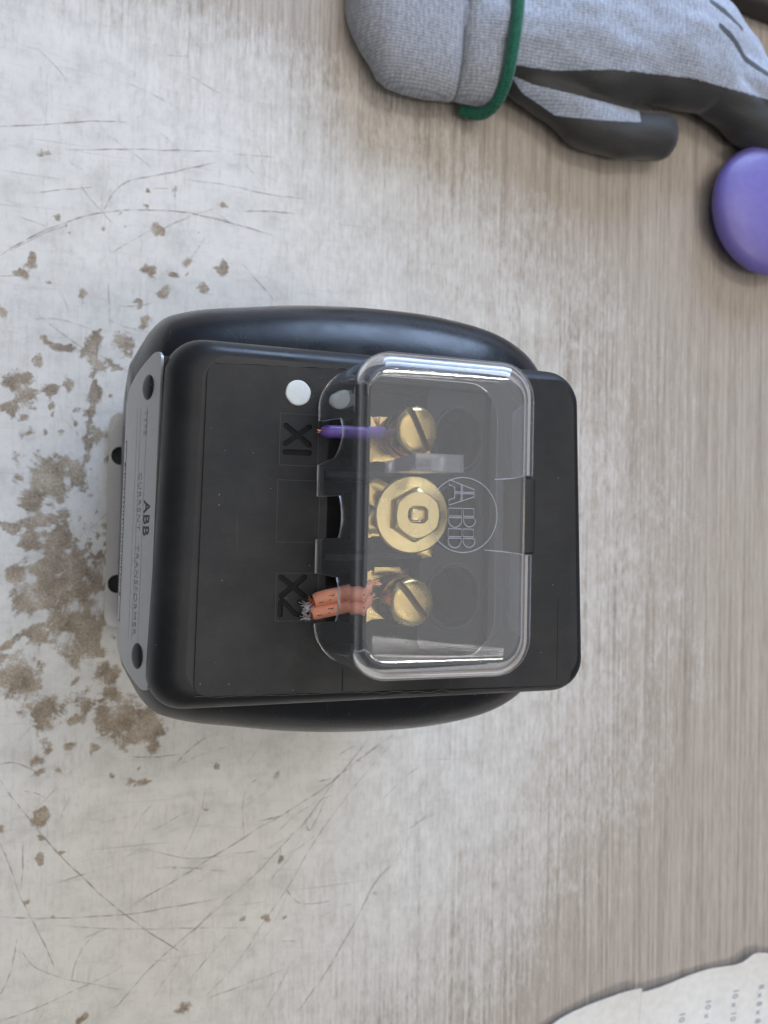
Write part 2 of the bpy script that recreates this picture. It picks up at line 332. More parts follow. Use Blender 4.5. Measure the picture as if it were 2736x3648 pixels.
# ------------------------------------------------------------------ table top
CHIPS = [(-24.4,20.2,8.4),(-18.1,25.7,5.2),(-12.3,20.7,5.3),(-30.4,8.8,5.1),(-27.8,1.2,5.1),(-30.7,-9.1,5.1),(-18.1,-2.0,3.5),(-21.9,-10.7,5.9),(-15.6,-7.2,4.4),(-19.3,-19.3,9.2),(-9.5,-21.0,8.5),(-2.8,-26.2,6.1),(-20.6,-30.5,7.6),(-10.9,-30.6,7.7),(-32.3,-34.7,6.6),(-36.6,-23.7,4.3),(-16.2,-45.2,6.8),(-8.0,-47.1,8.5),(-3.7,-54.1,6.1),(-11.0,-57.4,5.2),(-24.8,-51.1,4.3),(-34.5,-70.3,7.4),(-28.1,-73.1,5.0),(-22.3,-83.6,6.7),(-22.9,-91.3,4.3),(2.5,-68.3,5.3),(6.9,-79.0,4.5),(-5.4,-81.9,3.6),(2.2,-89.2,5.3),(10.6,-91.4,7.1),(20.8,-93.8,7.2),(15.0,-98.7,5.4),(-9.3,-88.6,2.7),(-39.0,63.2,5.0),(-35.1,66.1,2.6),(-15.9,64.1,2.8),(-24.6,60.0,2.3),(-34.0,55.0,4.2),(-39.4,51.2,3.4),(6.9,83.7,4.5),(-7.3,80.7,4.5),(-5.1,59.7,2.8),(-30.2,72.9,2.3),(-3.8,73.0,3.7),(-3.7,40.4,3.6),(-21.8,-101.6,2.3),(-11.4,-102.7,2.3),(-1.6,-102.9,2.0),(24.5,-104.7,2.5),(-0.6,-14.8,3.6),(-41.1,-0.8,2.3),(-36.4,-2.4,2.7),(-13.0,46.9,1.8),(-34.4,38.7,2.3),(-26.5,40.8,1.7),(-20.1,42.1,1.4),(-35.4,46.3,1.4),(-18.5,11.8,3.5),(-17.5,4.0,2.7),(-30.8,167.1,2.2),(19.0,140.4,2.5),(34.6,126.1,2.4),(18.6,119.4,2.8),(27.7,119.4,1.8),(50.9,124.4,2.9),(41.6,115.2,2.6),(-11.3,104.5,2.2),(16.2,94.6,3.3),(6.6,83.8,4.7),(-7.7,78.9,4.1),(-5.1,87.3,2.0),(-36.6,112.1,2.6),(-33.1,117.5,2.1),(-44.2,93.4,2.5),(-30.1,73.4,2.2),(-26.9,108.8,1.3),(13.0,102.0,1.5),(24.4,109.6,2.3),(15.8,148.3,1.5),(3.5,146.0,1.3),(28.2,159.9,1.3),(16.6,158.7,1.3),(52.2,155.2,1.4),(48.5,154.7,1.2),(-18.2,131.8,1.3),(90.5,157.0,1.2),(-43.2,121.2,1.0),(-38.3,125.4,1.0),(-25.9,-106.1,3.2),(-11.1,-102.3,2.8),(-22.1,-101.0,2.1),(-0.9,-103.5,2.5),(-15.9,-112.1,1.8),(-23.8,-113.1,2.3),(24.3,-105.2,2.4),(14.5,-119.3,2.5),(22.5,-121.6,1.6),(19.3,-120.3,1.3),(-23.7,-133.7,3.3),(41.4,-228.7,3.1),(-29.1,-168.9,1.8),(87.5,-162.8,1.7),(-22.5,-141.8,1.5),(-13.3,-151.2,1.2),(-22.8,-150.7,1.3),(-15.6,-178.5,1.5),(80.6,-190.9,1.9),(68.4,-189.3,1.7),(-3.3,-224.4,1.7),(54.1,-115.7,1.2),(84.8,-122.0,1.9),(135.9,-184.9,1.3),(90.6,-191.5,1.0)]
SCRATCHES = [[(-44.8,49.5),(-35.6,55.7),(-24.6,60.0),(-13.4,65.2)],[(-4.1,86.2),(-5.1,74.7),(-6.1,66.7),(-7.0,54.3),(-7.8,38.4),(-7.9,26.1)],[(-27.6,82.3),(-19.5,79.5),(-7.2,78.9),(-0.5,76.0),(9.7,71.0)],[(-41.9,0.0),(-35.6,-1.5),(-27.7,-3.1)],[(-8.6,37.5),(0.4,41.5)],[(2.4,-98.0),(7.3,-94.8),(10.5,-89.7)],[(-41.8,-56.6),(-31.9,-50.1),(-23.4,-45.1)],[(-26.9,-61.3),(-25.1,-53.6)],[(-9.8,-71.3),(-9.8,-57.5)],[(-48.3,176.6),(-30.2,180.8),(-11.5,185.6),(5.9,188.4)],[(-46.7,118.3),(-37.9,125.9),(-24.3,134.8),(-10.4,141.9),(4.0,146.0),(16.8,148.4),(34.1,149.6),(49.7,148.4),(75.7,144.4)],[(-3.7,144.9),(0.9,154.9),(8.5,161.3),(28.5,168.7),(49.0,176.9)],[(31.6,165.5),(54.6,165.9),(70.8,164.6),(93.1,165.2)],[(55.3,181.7),(75.9,183.5)],[(21.1,139.1),(34.1,147.2),(47.5,154.0)],[(61.3,154.4),(71.1,155.8),(91.0,157.1)],[(-0.3,125.8),(11.2,134.1),(19.1,139.8)],[(-30.6,93.8),(-18.3,85.0),(-6.8,79.0),(3.9,74.8)],[(-5.2,90.4),(-4.7,74.1)],[(-21.9,79.6),(-11.5,78.0)],[(35.7,126.2),(39.6,133.1),(42.6,138.8)],[(-46.5,109.4),(-36.6,111.1)],[(-43.2,121.2),(-28.9,131.1),(-19.7,135.5)],[(5.2,101.2),(14.0,102.7),(19.9,105.4)],[(60.9,128.3),(77.6,111.7)],[(-20.6,170.9),(18.1,177.5),(48.9,181.7)],[(-0.9,112.3),(0.6,89.9)],[(-38.5,147.8),(-20.1,152.6),(-8.8,155.4)],[(4.7,157.5),(8.4,165.4)],[(16.6,158.7),(25.6,160.1)],[(-40.2,-114.5),(-28.2,-132.3),(-13.8,-151.1),(0.8,-167.3),(13.5,-179.7),(26.5,-191.2),(39.6,-200.8)],[(-39.5,-141.6),(-34.3,-155.7),(-29.6,-168.8),(-23.9,-181.1),(-18.7,-192.3),(-15.5,-200.2)],[(-38.5,-174.9),(-16.1,-178.1),(11.4,-180.5),(39.1,-179.7),(54.6,-178.8)],[(15.5,-177.7),(38.8,-166.3),(65.2,-152.4),(88.2,-140.8),(107.2,-130.8),(118.1,-122.8),(131.8,-113.6),(144.3,-106.0)],[(39.6,-199.7),(54.7,-183.9),(72.5,-170.8),(88.5,-155.9),(100.2,-144.3),(112.1,-128.9),(124.2,-115.5),(131.6,-106.4)],[(51.2,-225.4),(66.6,-210.4),(80.0,-191.8),(90.3,-178.1),(103.0,-157.4),(117.3,-138.8),(130.7,-123.2),(144.4,-109.6)],[(6.5,-228.2),(22.7,-210.3),(39.5,-196.4),(61.3,-180.3)],[(95.3,-241.2),(110.5,-222.8),(123.7,-202.3),(135.8,-181.3),(145.7,-171.6)],[(-37.3,-220.6),(-21.9,-217.0),(-7.2,-212.1),(4.9,-208.1),(14.1,-203.6)],[(-30.5,-189.6),(-23.4,-199.0),(-12.4,-205.4),(1.9,-210.8),(14.4,-215.0)],[(-31.5,-185.2),(-32.3,-193.5),(-34.9,-203.4),(-37.6,-209.2)],[(-15.0,-181.8),(17.9,-187.8),(46.0,-191.1),(73.1,-194.8)],[(-8.2,-209.8),(-5.6,-196.4),(4.3,-184.9)],[(-40.4,-107.7),(-33.7,-107.6),(-23.8,-112.6)],[(71.4,-125.0),(68.1,-131.0),(67.8,-142.4),(68.6,-150.5)],[(71.4,-125.0),(76.0,-121.9)],[(74.2,-143.6),(88.2,-142.0)],[(21.2,-151.1),(42.9,-157.9),(65.3,-158.1),(78.0,-158.3)],[(42.2,-217.8),(55.2,-203.0),(66.1,-191.1)],[(35.3,-113.7),(41.6,-106.4),(49.3,-101.3)],[(2.1,-102.1),(8.2,-97.6)],[(-19.4,-163.7),(-7.5,-160.9),(8.7,-157.4)],[(27.8,-160.6),(40.9,-162.1),(61.0,-166.1)],[(89.9,-161.9),(100.5,-156.0),(104.1,-152.9)],[(52.4,-225.5),(71.5,-221.3),(90.0,-217.3)],[(-29.8,-142.6),(-30.2,-164.5)],[(87.3,-203.1),(98.0,-204.6)],[(89.0,-176.8),(97.6,-186.0),(113.4,-186.8)],[(13.7,-107.8),(24.3,-109.1),(37.3,-108.3)],[(103.5,-127.0),(113.2,-125.4),(120.6,-121.2)],[(99.0,-144.2),(101.6,-150.3),(109.8,-134.6)]]
WEAR = [(-21.4, 253.1), (41.9, 241.2), (100.2, 220.7), (159.2, 182.6), (215.5, 114.4), (246.5, 13.4), (248.4, -89.9), (220.8, -163.9), (180.5, -208.4), (140.5, -263.8)]

def axis_pts(lo, hi, step, far_lo, far_hi):
    a = [far_lo, (far_lo + lo) / 2]; x = lo
    while x < hi: a.append(x); x += step
    return a + [hi, (far_hi + hi) / 2, far_hi]
xs = axis_pts(-66, 402, 1.6, -500, 900); ys = axis_pts(-312, 350, 1.6, -800, 800)
def wear_at(x, y):
    if y > WEAR[0][1]: b = WEAR[0][0] + (WEAR[1][0] - WEAR[0][0]) * (y - WEAR[0][1]) / (WEAR[1][1] - WEAR[0][1])
    elif y < WEAR[-1][1]: b = WEAR[-1][0]
    else:
        for (x0, y0), (x1, y1) in zip(WEAR, WEAR[1:]):
            if y1 <= y <= y0: b = x0 + (x1 - x0) * (y0 - y) / (y0 - y1 + 1e-6); break
    t = 0.50 + (b - x) / 250.0
    return max(-0.14, min(1.0, t))
CHIPS = [(x, y, r * 1.22 if r > 7 else r) for x, y, r in CHIPS]
rc = random.Random(11)
for pl in SCRATCHES[:9]:                                       # flaked-off runs along the deep gouges
    for (x0, y0), (x1, y1) in zip(pl, pl[1:]):
        n_ = max(2, int(math.hypot(x1 - x0, y1 - y0) / 1.6))
        for k in range(n_): CHIPS.append((x0 + (x1 - x0) * k / n_ + rc.uniform(-0.4, 0.4), y0 + (y1 - y0) * k / n_ + rc.uniform(-0.4, 0.4), rc.uniform(0.7, 2.0)))
for k in range(230):                                           # stray flakes round the worn area
    a = rc.uniform(0, 6.28); d = abs(rc.gauss(0, 1)); CHIPS.append((10 + 48 * d * math.cos(a), 5 + 95 * d * math.sin(a), rc.uniform(0.5, 1.5)))
cell = {}
for cx, cy, r in CHIPS:
    for i in range(int((cx - r * 1.6) // 20), int((cx + r * 1.6) // 20) + 1):
        for j in range(int((cy - r * 1.6) // 20), int((cy + r * 1.6) // 20) + 1): cell.setdefault((i, j), []).append((cx, cy, r))
def chip_at(x, y):
    f = -0.9; x, y = x + 3.2 * noise.noise(Vector((x * 0.11, y * 0.11, 3))) + 1.4 * noise.noise(Vector((x * 0.3, y * 0.3, 8))), y + 3.2 * noise.noise(Vector((x * 0.11, y * 0.11, 13))) + 1.4 * noise.noise(Vector((x * 0.3, y * 0.3, 18)))
    for cx, cy, r in cell.get((int(x // 20), int(y // 20)), ()):
        d = math.hypot(x - cx, y - cy) / r
        f = max(f, 0.98 - 0.56 * d)
    return f
V = [(x, y, 0) for y in ys for x in xs]; nx = len(xs)
Fc = [(j * nx + i, j * nx + i + 1, (j + 1) * nx + i + 1, (j + 1) * nx + i) for j in range(len(ys) - 1) for i in range(nx - 1)]
n0 = len(V)
V += [(-500, -800, -25), (900, -800, -25), (900, 800, -25), (-500, 800, -25)]
Fc += [(n0 + 3, n0 + 2, n0 + 1, n0)]
me = bpy.data.meshes.new('table_top'); me.from_pydata([(a * MM, b * MM, c * MM) for a, b, c in V], [], Fc); me.update(); me.materials.append(M_TABLE)
aw = me.attributes.new('worn', 'FLOAT', 'POINT'); acp = me.attributes.new('chip', 'FLOAT', 'POINT')
aw.data.foreach_set('value', [wear_at(v[0], v[1]) for v in V]); acp.data.foreach_set('value', [chip_at(v[0], v[1]) for v in V])
table = bpy.data.objects.new('table_top', me); COL.objects.link(table)
table['kind'] = 'structure'; table['label'] = 'worn wood-grain laminate table top with pale scuffs and brown chips'
ORIG['table_top'] = Vector((0, 0, 0))
def strip(path, w, z=0.06):
    """thin uneven flat strip lying on the table"""
    P = catmull([(a, b, 0) for a, b in path], 14); L, Fq = [], []
    seed = random.random() * 100
    for i, p in enumerate(P):
        d = (P[min(i + 1, len(P) - 1)] - P[max(i - 1, 0)]).normalized(); n = Vector((-d.y, d.x, 0))
        q = p + n * 0.45 * noise.noise(Vector((p.x * 0.12, p.y * 0.12, seed)))
        e = min(1, min(i, len(P) - 1 - i) / 6.0)
        ww = w * (0.15 + 0.85 * e) * max(0.12, 0.65 + 1.3 * noise.noise(Vector((p.x * 0.35, p.y * 0.35, seed + 9))))
        L += [tuple(q + n * ww / 2 + Vector((0, 0, z))), tuple(q - n * ww / 2 + Vector((0, 0, z)))]
    for i in range(len(P) - 1): Fq.append((2 * i, 2 * i + 1, 2 * i + 3, 2 * i + 2))
    return L, Fq
parts = []
for k, pl in enumerate(SCRATCHES): parts.append(strip(pl, random.uniform(0.25, 0.50), 0.05 + 0.0004 * k))
for k in range(150):                                           # faint short scuffs over the pale wear
    x = random.uniform(-40, 200); y = random.uniform(-270, 240)
    if wear_at(x, y) < 0.75: continue
    a = random.gauss(0.5 if y < 0 else -0.25, 0.5); L = random.uniform(6, 38); c = random.uniform(-0.3, 0.3)
    parts.append(strip([(x + math.cos(a + c * t) * L * t, y + math.sin(a + c * t) * L * t) for t in (0, 0.33, 0.66, 1)], random.uniform(0.10, 0.22), 0.09 + 0.0004 * k))
sc = mk('scratches', join(*parts), M_SCR, table, smooth=False); sc['kind'] = 'stuff'

# ------------------------------------------------------------------ current transformer
ct = thing('current_transformer', 'black moulded current transformer standing upright with clear terminal cover', 'transformer', (84, 3, 0))
def warp(p):
    """the moulding narrows slightly towards the top edge of the picture"""
    x, y, z = p; k = 0.032 if x < 40 else (0.032 * (90 - x) / 50 if x < 90 else -0.036 * (x - 90) / 50)
    return (x + k * y, y, z)
YC, ZC = 3.5, 79.0
ringp = [(30, 9.5), (43, 6.9), (50.5, 6.9), (53.5, 8.2), (56.8, 10), (61.8, 13), (65.9, 17), (68.0, 22), (69.9, 30), (71.6, 42), (73.7, 58), (75.0, 75), (75.5, 92), (75.2, 108), (73.6, 124), (71.0, 136), (66.6, 146), (60.5, 153.2), (53, 158), (44, 160), (34, 158), (28.5, 153), (28, 140), (28, 20)]
prof = catmull([(r, x, 0) for r, x in ringp], 4)
M_RING = mat_plastic('black_ring_plastic', (0.0125, 0.0132, 0.0155), 0.30, grain=0.1)
rv, rf = lathe([(p.x, p.y) for p in prof], 256, close=True)
def squarish(a, b):
    """outer skin of the ring is a rounded square, the window through it stays round"""
    r = math.hypot(a, b); n = 5.0 if r > 50 else 2.0 + 3.0 * max(0.0, (r - 30) / 20.0); m = (abs(a) ** n + abs(b) ** n) ** (1 / n); k = r / max(m, 1e-6); return a * k, b * k
mk('ring_body', ([(z, YC + squarish(a, b)[0], ZC + squarish(a, b)[1]) for a, b, z in rv], rf), M_RING, ct, angle=60)
# housing block on top of the ring
def hring(z, fx, sx, bx, r): return [warp(p) for p in rrect(13.2 + fx, 142.6 - bx, -49.9 + sx, 51.2 - sx, r, z, 10)]
rings = [hring(128, 0.6, 0.4, 2.5, 10), hring(150, 0.2, 0.1, 1.0, 10), hring(169.0, 0, 0, 0, 10)]
for k in range(1, 9):
    a = math.pi / 2 * k / 8
    rings.append(hring(169.0 + 10.2 * math.sin(a), 9.5 * (1 - math.cos(a)), 5.6 * (1 - math.cos(a)), 4.2 * (1 - math.cos(a)), 10 - 3.0 * (1 - math.cos(a))))
hv, hf = loft(rings, True, False)
top = [(p[0], p[1]) for p in rings[-1]]
POCK = [(p[0], p[1]) for p in rrect(58.6, 108.0, -35.5, 41.5, 2.0, 0, 4)]
cap = fill([top, POCK], 179.0, 179.2)
mk('terminal_housing', join((hv, hf), cap), M_BLACK, ct, angle=50)
# raised flat panel with the pocket and the moulded-in characters cut out of it
def rpoly(corners, rad, seg=6):
    out = []; n = len(corners)
    for i, c in enumerate(corners):
        c = Vector(c); a = (Vector(corners[i - 1]) - c).normalized(); b = (Vector(corners[(i + 1) % n]) - c).normalized()
        p = c + a * rad; q = c + b * rad
        for k in range(seg + 1):
            t = k / seg; out.append(tuple((1 - t) ** 2 * p + 2 * t * (1 - t) * c + t * t * q))
    return out
pout = rpoly([(25.1, 43.2), (23.6, -44.9), (137.2, -46.6), (134.6, 47.0)], 4.0)
def xshape(cx, cy, w, h, r):
    """outline of an X: crossing strokes, half width r"""
    d1 = Vector((w, h)).normalized(); nrm = Vector((-d1.y, d1.x)); out = []
    for sx, sy in ((1, 1), (-1, 1), (-1, -1), (1, -1)):
        e = Vector((sx * w / 2, sy * h / 2)); d = e.normalized(); n = Vector((-d.y, d.x))
        for k in range(7):
            a = -math.pi / 2 + math.pi * k / 6; q = e + r * (math.cos(a) * d + math.sin(a) * n); out.append((cx + q.x, cy + q.y))
        d2 = Vector((-sx * w, sy * h)).normalized() if sx * sy > 0 else Vector((sx * w, -sy * h)).normalized()
        bis = (d + d2).normalized(); s = max(0.2, math.sqrt(max(0.0, (1 - d.dot(d2)) / 2))); q = bis * (r / s); out.append((cx + q.x, cy + q.y))
    return out
chars = [xshape(49.8, 25.3, 6.6, 4.9, 0.78), capsule_outline((46.4, 20.6), (53.2, 20.6), 0.78), xshape(49.4, -16.1, 6.4, 5.0, 0.78)]
two = catmull([(51.2, -20.2, 0), (52.4, -20.7, 0), (53.0, -22.0, 0), (52.3, -23.5, 0), (50.9, -23.8, 0), (49.5, -22.8, 0), (48.0, -21.2, 0), (46.4, -20.0, 0), (46.1, -21.6, 0), (46.1, -24.0, 0)], 4)
chars.append(stroke_outline(two, 0.70))
mk('top_panel', fill([pout, POCK] + chars, 179.2, 180.0), M_PANEL, ct, angle=30)
mk('engraving_floor', box(43, 55.5, -28, 32, 179.21, 179.26), M_ENGR, ct, smooth=False)  # added sheet darker than the panel: shade inside the cut letters as colour
# pocket: walls, floor and a raised shelf with three round wells
pr0 = [(x, y, 179.95) for x, y in POCK]; pr1 = [(x, y, 158) for x, y in POCK]
mk('terminal_pocket', loft([pr0, pr1], False, True), M_DARK, ct, angle=40)
wells = [[(98.5 + 7.6 * math.cos(t * math.pi / 20), yy + 8.8 * math.sin(t * math.pi / 20)) for t in range(40)] for yy in (26.8, 3.6, -20.0)]
sh = fill([[(p[0], p[1]) for p in rrect(88.0, 107.6, -35.1, 41.1, 1.5, 0, 3)]] + wells, 158.05, 177.0)
mk('terminal_shelf', sh, M_PANEL, ct, angle=40)
for w in wells:
    cx = sum(p[0] for p in w) / 40; cy = sum(p[1] for p in w) / 40
    rim = [(cx + (p[0] - cx) * k, cy + (p[1] - cy) * k, z) for k, z in ((1.0, 177.03),) for p in w]
    R0 = [[(cx + (p[0] - cx) * k, cy + (p[1] - cy) * k, z) for p in w] for k, z in ((1.16, 177.02), (1.14, 177.5), (1.06, 177.7), (1.0, 177.3), (0.97, 172))]
    mk('well_rim', loft(R0, False, False), M_BLACK, ct, angle=70)
for yy in (15.2, -8.2): mk('terminal_barrier', box(60, 88.5, yy - 1.0, yy + 1.0, 158.02, 177.6, 0.4), M_DARK, ct)
for x0, x1, y0, y1 in ((44.8, 55.8, 16.9, 31.2), (44.5, 56.4, -4.1, 13.0), (44.7, 56.6, -25.6, -12.4)):
    fr = [tuple(p[:2]) for p in rrect(x0, x1, y0, y1, 0.3, 0, 2)]; fi = [tuple(p[:2]) for p in rrect(x0 + 0.16, x1 - 0.16, y0 + 0.16, y1 - 0.16, 0.2, 0, 2)]
    mk('label_frame', fill([fr, fi], 180.0, 180.08), M_FLASH, ct, smooth=False)
bv = lathe([(0.2, 180.35), (2.6, 180.34), (3.25, 180.25), (3.5, 180.0)], 40)
mk('polarity_dot', ([(x + 49.7 + 0.05 * math.sin(y * 2), y + 37.0, z) for x, y, z in bv[0]], bv[1]), M_WHITE, ct)
# mould flash and seams
def wavy(a, b, amp, n, r, seed):
    A = Vector(a); B = Vector(b); out = []
    for i in range(n + 1):
        p = A.lerp(B, i / n); out.append(p + Vector((0, amp * noise.noise(Vector((i * 0.17, seed, 0))), 0.12 * noise.noise(Vector((i * 0.5, seed, 5))))))
    return tube(out, lambda t: r * (0.5 + 0.9 * abs(noise.noise(Vector((t * n * 0.3, seed, 9))))), 6)
fl = [wavy((24, -45.2, 179.2), (70, -45.9, 179.3), 0.35, 60, 0.16, 1.3), wavy((70, -45.9, 179.3), (100, -46.9, 179.3), 0.8, 40, 0.22, 4.1), wavy((74, -47.3, 178.4), (98, -47.6, 178.4), 0.6, 40, 0.2, 8.7), wavy((100, -46.9, 179.4), (134, -46.9, 179.2), 0.3, 50, 0.16, 2.2),
      wavy((27, 43.6, 179.5), (60, 44.6, 179.6), 0.25, 40, 0.14, 6.2), wavy((60, 44.6, 179.5), (75, 45.6, 179.4), 0.9, 30, 0.22, 3.3), wavy((46, 77 / 2, 0), (46, 38.5, 0), 0, 2, 0.01, 0)]
for q in fl[:-1]: mk('mould_flash', q, M_FLASH, ct)
mk('panel_seam', box(63.9, 64.3, -45.2, -39, 180.0, 180.03), M_ENGR, ct, smooth=False); mk('panel_seam', box(132.0, 132.2, -44.5, -20, 180.0, 180.04), M_ENGR, ct, smooth=False)

# brass terminals
def slotted_screw(cx, cy, ztop, r, slot_angle, tilt):
    """pan-head screw with a slot cut across it; head, washer and shank in one turned piece"""
    pf = [(0.01, 0.0), (r * 0.50, -0.06), (r * 0.74, -0.22), (r * 0.88, -0.55), (r * 0.96, -1.1), (r, -1.9), (r, -6.4), (r * 0.96, -6.9), (r * 0.6, -6.9), (r * 0.6, -8.5)]
    v, f = lathe(list(reversed(pf)), 64)
    me = bpy.data.meshes.new('t'); me.from_pydata(v, [], f); me.update()
    bm = bmesh.new(); bm.from_mesh(me); bmesh.ops.recalc_face_normals(bm, faces=bm.faces); bm.to_mesh(me); bm.free()
    o = bpy.data.objects.new('t', me); COL.objects.link(o)
    cv = box(-r * 1.3, r * 1.3, -0.98, 0.98, -2.2, 3); cme = bpy.data.meshes.new('t2'); cme.from_pydata(cv[0], [], cv[1]); c = bpy.data.objects.new('t2', cme); COL.objects.link(c)
    bm = bmesh.new(); bm.from_mesh(cme); bmesh.ops.recalc_face_normals(bm, faces=bm.faces); bm.to_mesh(cme); bm.free()
    b = o.modifiers.new('b', 'BOOLEAN'); b.operation = 'DIFFERENCE'; b.object = c; b.solver = 'EXACT'
    e = evaluated(o)
    M = Matrix.Translation((cx, cy, ztop)) @ Matrix.Rotation(tilt[0], 4, 'X') @ Matrix.Rotation(tilt[1], 4, 'Y') @ Matrix.Rotation(slot_angle, 4, 'Z')
    r_ = [tuple(M @ q.co) for q in e.vertices], [tuple(p.vertices) for p in e.polygons]
    flags = [int((abs(p.normal.y) > 0.9 and abs(abs(p.center.y) - 0.98) < 0.02 and p.center.z > -2.25) or (abs(p.center.z + 2.2) < 0.02 and abs(p.center.y) < 0.9)) for p in e.polygons]
    for q in (o, c): bpy.data.objects.remove(q)
    return r_, flags
for cx, cy, ang, tilt in ((80.9, 27.0, -60, (0.03, 0.20)), (81.4, -20.3, -50, (-0.05, 0.18))):
    sv, flags = slotted_screw(cx, cy, 190.6, 6.8, math.radians(ang), tilt)
    s = mk('terminal_screw', sv, [M_BRASS, M_SLOT], ct, angle=30)
    for pp, fg in zip(s.data.polygons, flags): pp.material_index = fg
    w = lathe([(3.0, 178.6), (6.9, 178.6), (7.1, 179.2), (7.1, 180.0), (6.7, 180.5), (3.0, 180.5)], 48)
    mk('washer', ([(x + cx - 0.4, y + cy, z) for x, y, z in w[0]], w[1]), M_BRASSD, s, angle=40)
    n_ = lathe([(0.1, 172.0), (5.6, 172.0), (6.3, 173), (6.3, 178.0), (5.8, 178.6), (0.1, 178.6)], 40)
    mk('collar', ([(x + cx - 0.6, y + cy, z) for x, y, z in n_[0]], n_[1]), M_BRASSD, s, angle=40)
# plates under each screw
def plate(y0, y1, x0, x1, z0, z1): return box(x0, x1, y0, y1, z0, z1, 0.25, 2)
mk('terminal_plate', plate(19.0, 32.5, 70.8, 87.5, 168.1, 172.2), M_BRASS, ct, angle=40)
mk('terminal_plate', plate(-3.0, 10.5, 70.8, 87.5, 168.1, 172.2), M_BRASS, ct, angle=40)
mk('terminal_plate', plate(-27.4, -12.6, 70.8, 87.5, 168.1, 172.2), M_BRASS, ct, angle=40)
mk('terminal_plate', box(74.8, 83.0, -13.9, -11.6, 172.4, 175.2, 0.25, 2), M_BRASS, ct, angle=40)
for y0_, y1_ in ((18.4, 33.0), (-3.6, 11.0), (-28.0, -12.0)): mk('terminal_block', box(70.2, 87.9, y0_, y1_, 158.03, 168.1, 0.4), M_DARK, ct)
# flanged hex screw in the middle
fz = 187.6; hx, hy = 80.9, 3.8
pf = [(2.5, 178.0), (4.2, 178.0), (4.2, fz - 1.6), (10.3, fz - 1.6), (10.9, fz - 1.1), (10.9, fz - 0.5), (10.5, fz), (8.4, fz + 0.05), (7.6, fz + 0.25), (2.0, fz + 0.25)]
v = lathe(pf, 72); flange = mk('flange_screw', ([(x + hx, y + hy, z) for x, y, z in v[0]], v[1]), M_BRASSF, ct, angle=30)
def hexring(r, z, rnd=0.0): 
    out = []
    for i in range(60):
        a = 2 * math.pi * i / 60; am = (a + math.pi / 6) % (math.pi / 3) - math.pi / 6
        rr = r * math.cos(math.pi / 6) / math.cos(am) * 1.0; rr = rr * (1 - rnd) + r * 0.93 * rnd
        out.append((hx + rr * math.cos(a), hy + rr * math.sin(a), z))
    return out
slot = [(hx + p[0], hy + p[1]) for p in rrect(-3.0, 3.0, -2.4, 2.4, 1.9, 0, 5)]
sl = lambda k, z: [(hx + (p[0] - hx) * k, hy + (p[1] - hy) * k, z) for p in slot]
H_ = loft([hexring(7.6, fz + 0.2), hexring(7.6, fz + 3.3), hexring(7.4, fz + 3.9, 0.2), hexring(6.7, fz + 4.35, 0.75), hexring(6.2, fz + 4.35, 0.9)], True, False)
topf = fill([[(p[0], p[1]) for p in hexring(6.2, 0, 0.9)], slot], fz + 4.30, fz + 4.35)
sw = loft([sl(1.0, fz + 4.3), sl(0.97, fz + 3.4), sl(0.86, fz + 2.6), sl(0.6, fz + 2.1), sl(0.2, fz + 1.95)], False, True)
mk('hex_head', join(H_, topf, sw), M_BRASSF, flange, angle=28)
# clamp ears beside the flange
def ear(x0, y0, dx, dy, L, w0, w1, z, curl):
    n = 10; d = Vector((dx, dy)).normalized(); q = Vector((-d.y, d.x)); R_ = []
    for i in range(n + 1):
        t = i / n; c = Vector((x0, y0)) + d * L * t; w = (w0 + (w1 - w0) * t) * (math.sqrt(max(0.02, 1 - max(0, (t - 0.62) / 0.38) ** 2)))
        sec = []
        for k in range(9):
            s = -1 + 2 * k / 8; p = c + q * w * s; sec.append((p.x, p.y, z + curl * t * t + 0.9 * (1 - s * s)))
        for k in range(8, -1, -1):
            s = -1 + 2 * k / 8; p = c + q * w * s; sec.append((p.x, p.y, z + curl * t * t + 0.9 * (1 - s * s) - 0.8))
        R_.append(sec)
    return loft(R_)
mk('clamp_ear', ear(76.5, 8.0, -0.9, 0.62, 8.0, 4.0, 3.4, 177.5, -1.2), M_BRASS, flange, angle=50)
mk('clamp_ear', ear(76.5, 1.5, -1.0, -0.02, 7.0, 3.6, 3.2, 177.0, -1.0), M_BRASS, flange, angle=50)
mk('clamp_ear', ear(85.0, -1.5, 0.66, -0.75, 9.2, 2.6, 3.4, 177.6, -0.5), M_BRASS, flange, angle=50)
mk('clamp_washer', ([(x + hx, y + hy, z) for x, y, z in lathe([(3.5, 176.7), (7.4, 176.7), (7.6, 178.4), (3.5, 178.6)], 40)[0]], lathe([(3.5, 176.7), (7.4, 176.7), (7.6, 178.4), (3.5, 178.6)], 40)[1]), M_BRASS, flange, angle=40)
for cyl in ((hx, hy),):
    v = lathe([(0.1, 172.0), (4.0, 172.0), (4.0, 178.2), (0.1, 178.2)], 32); mk('shank', ([(x + hx, y + hy, z) for x, y, z in v[0]], v[1]), M_BRASSD, flange, angle=40)

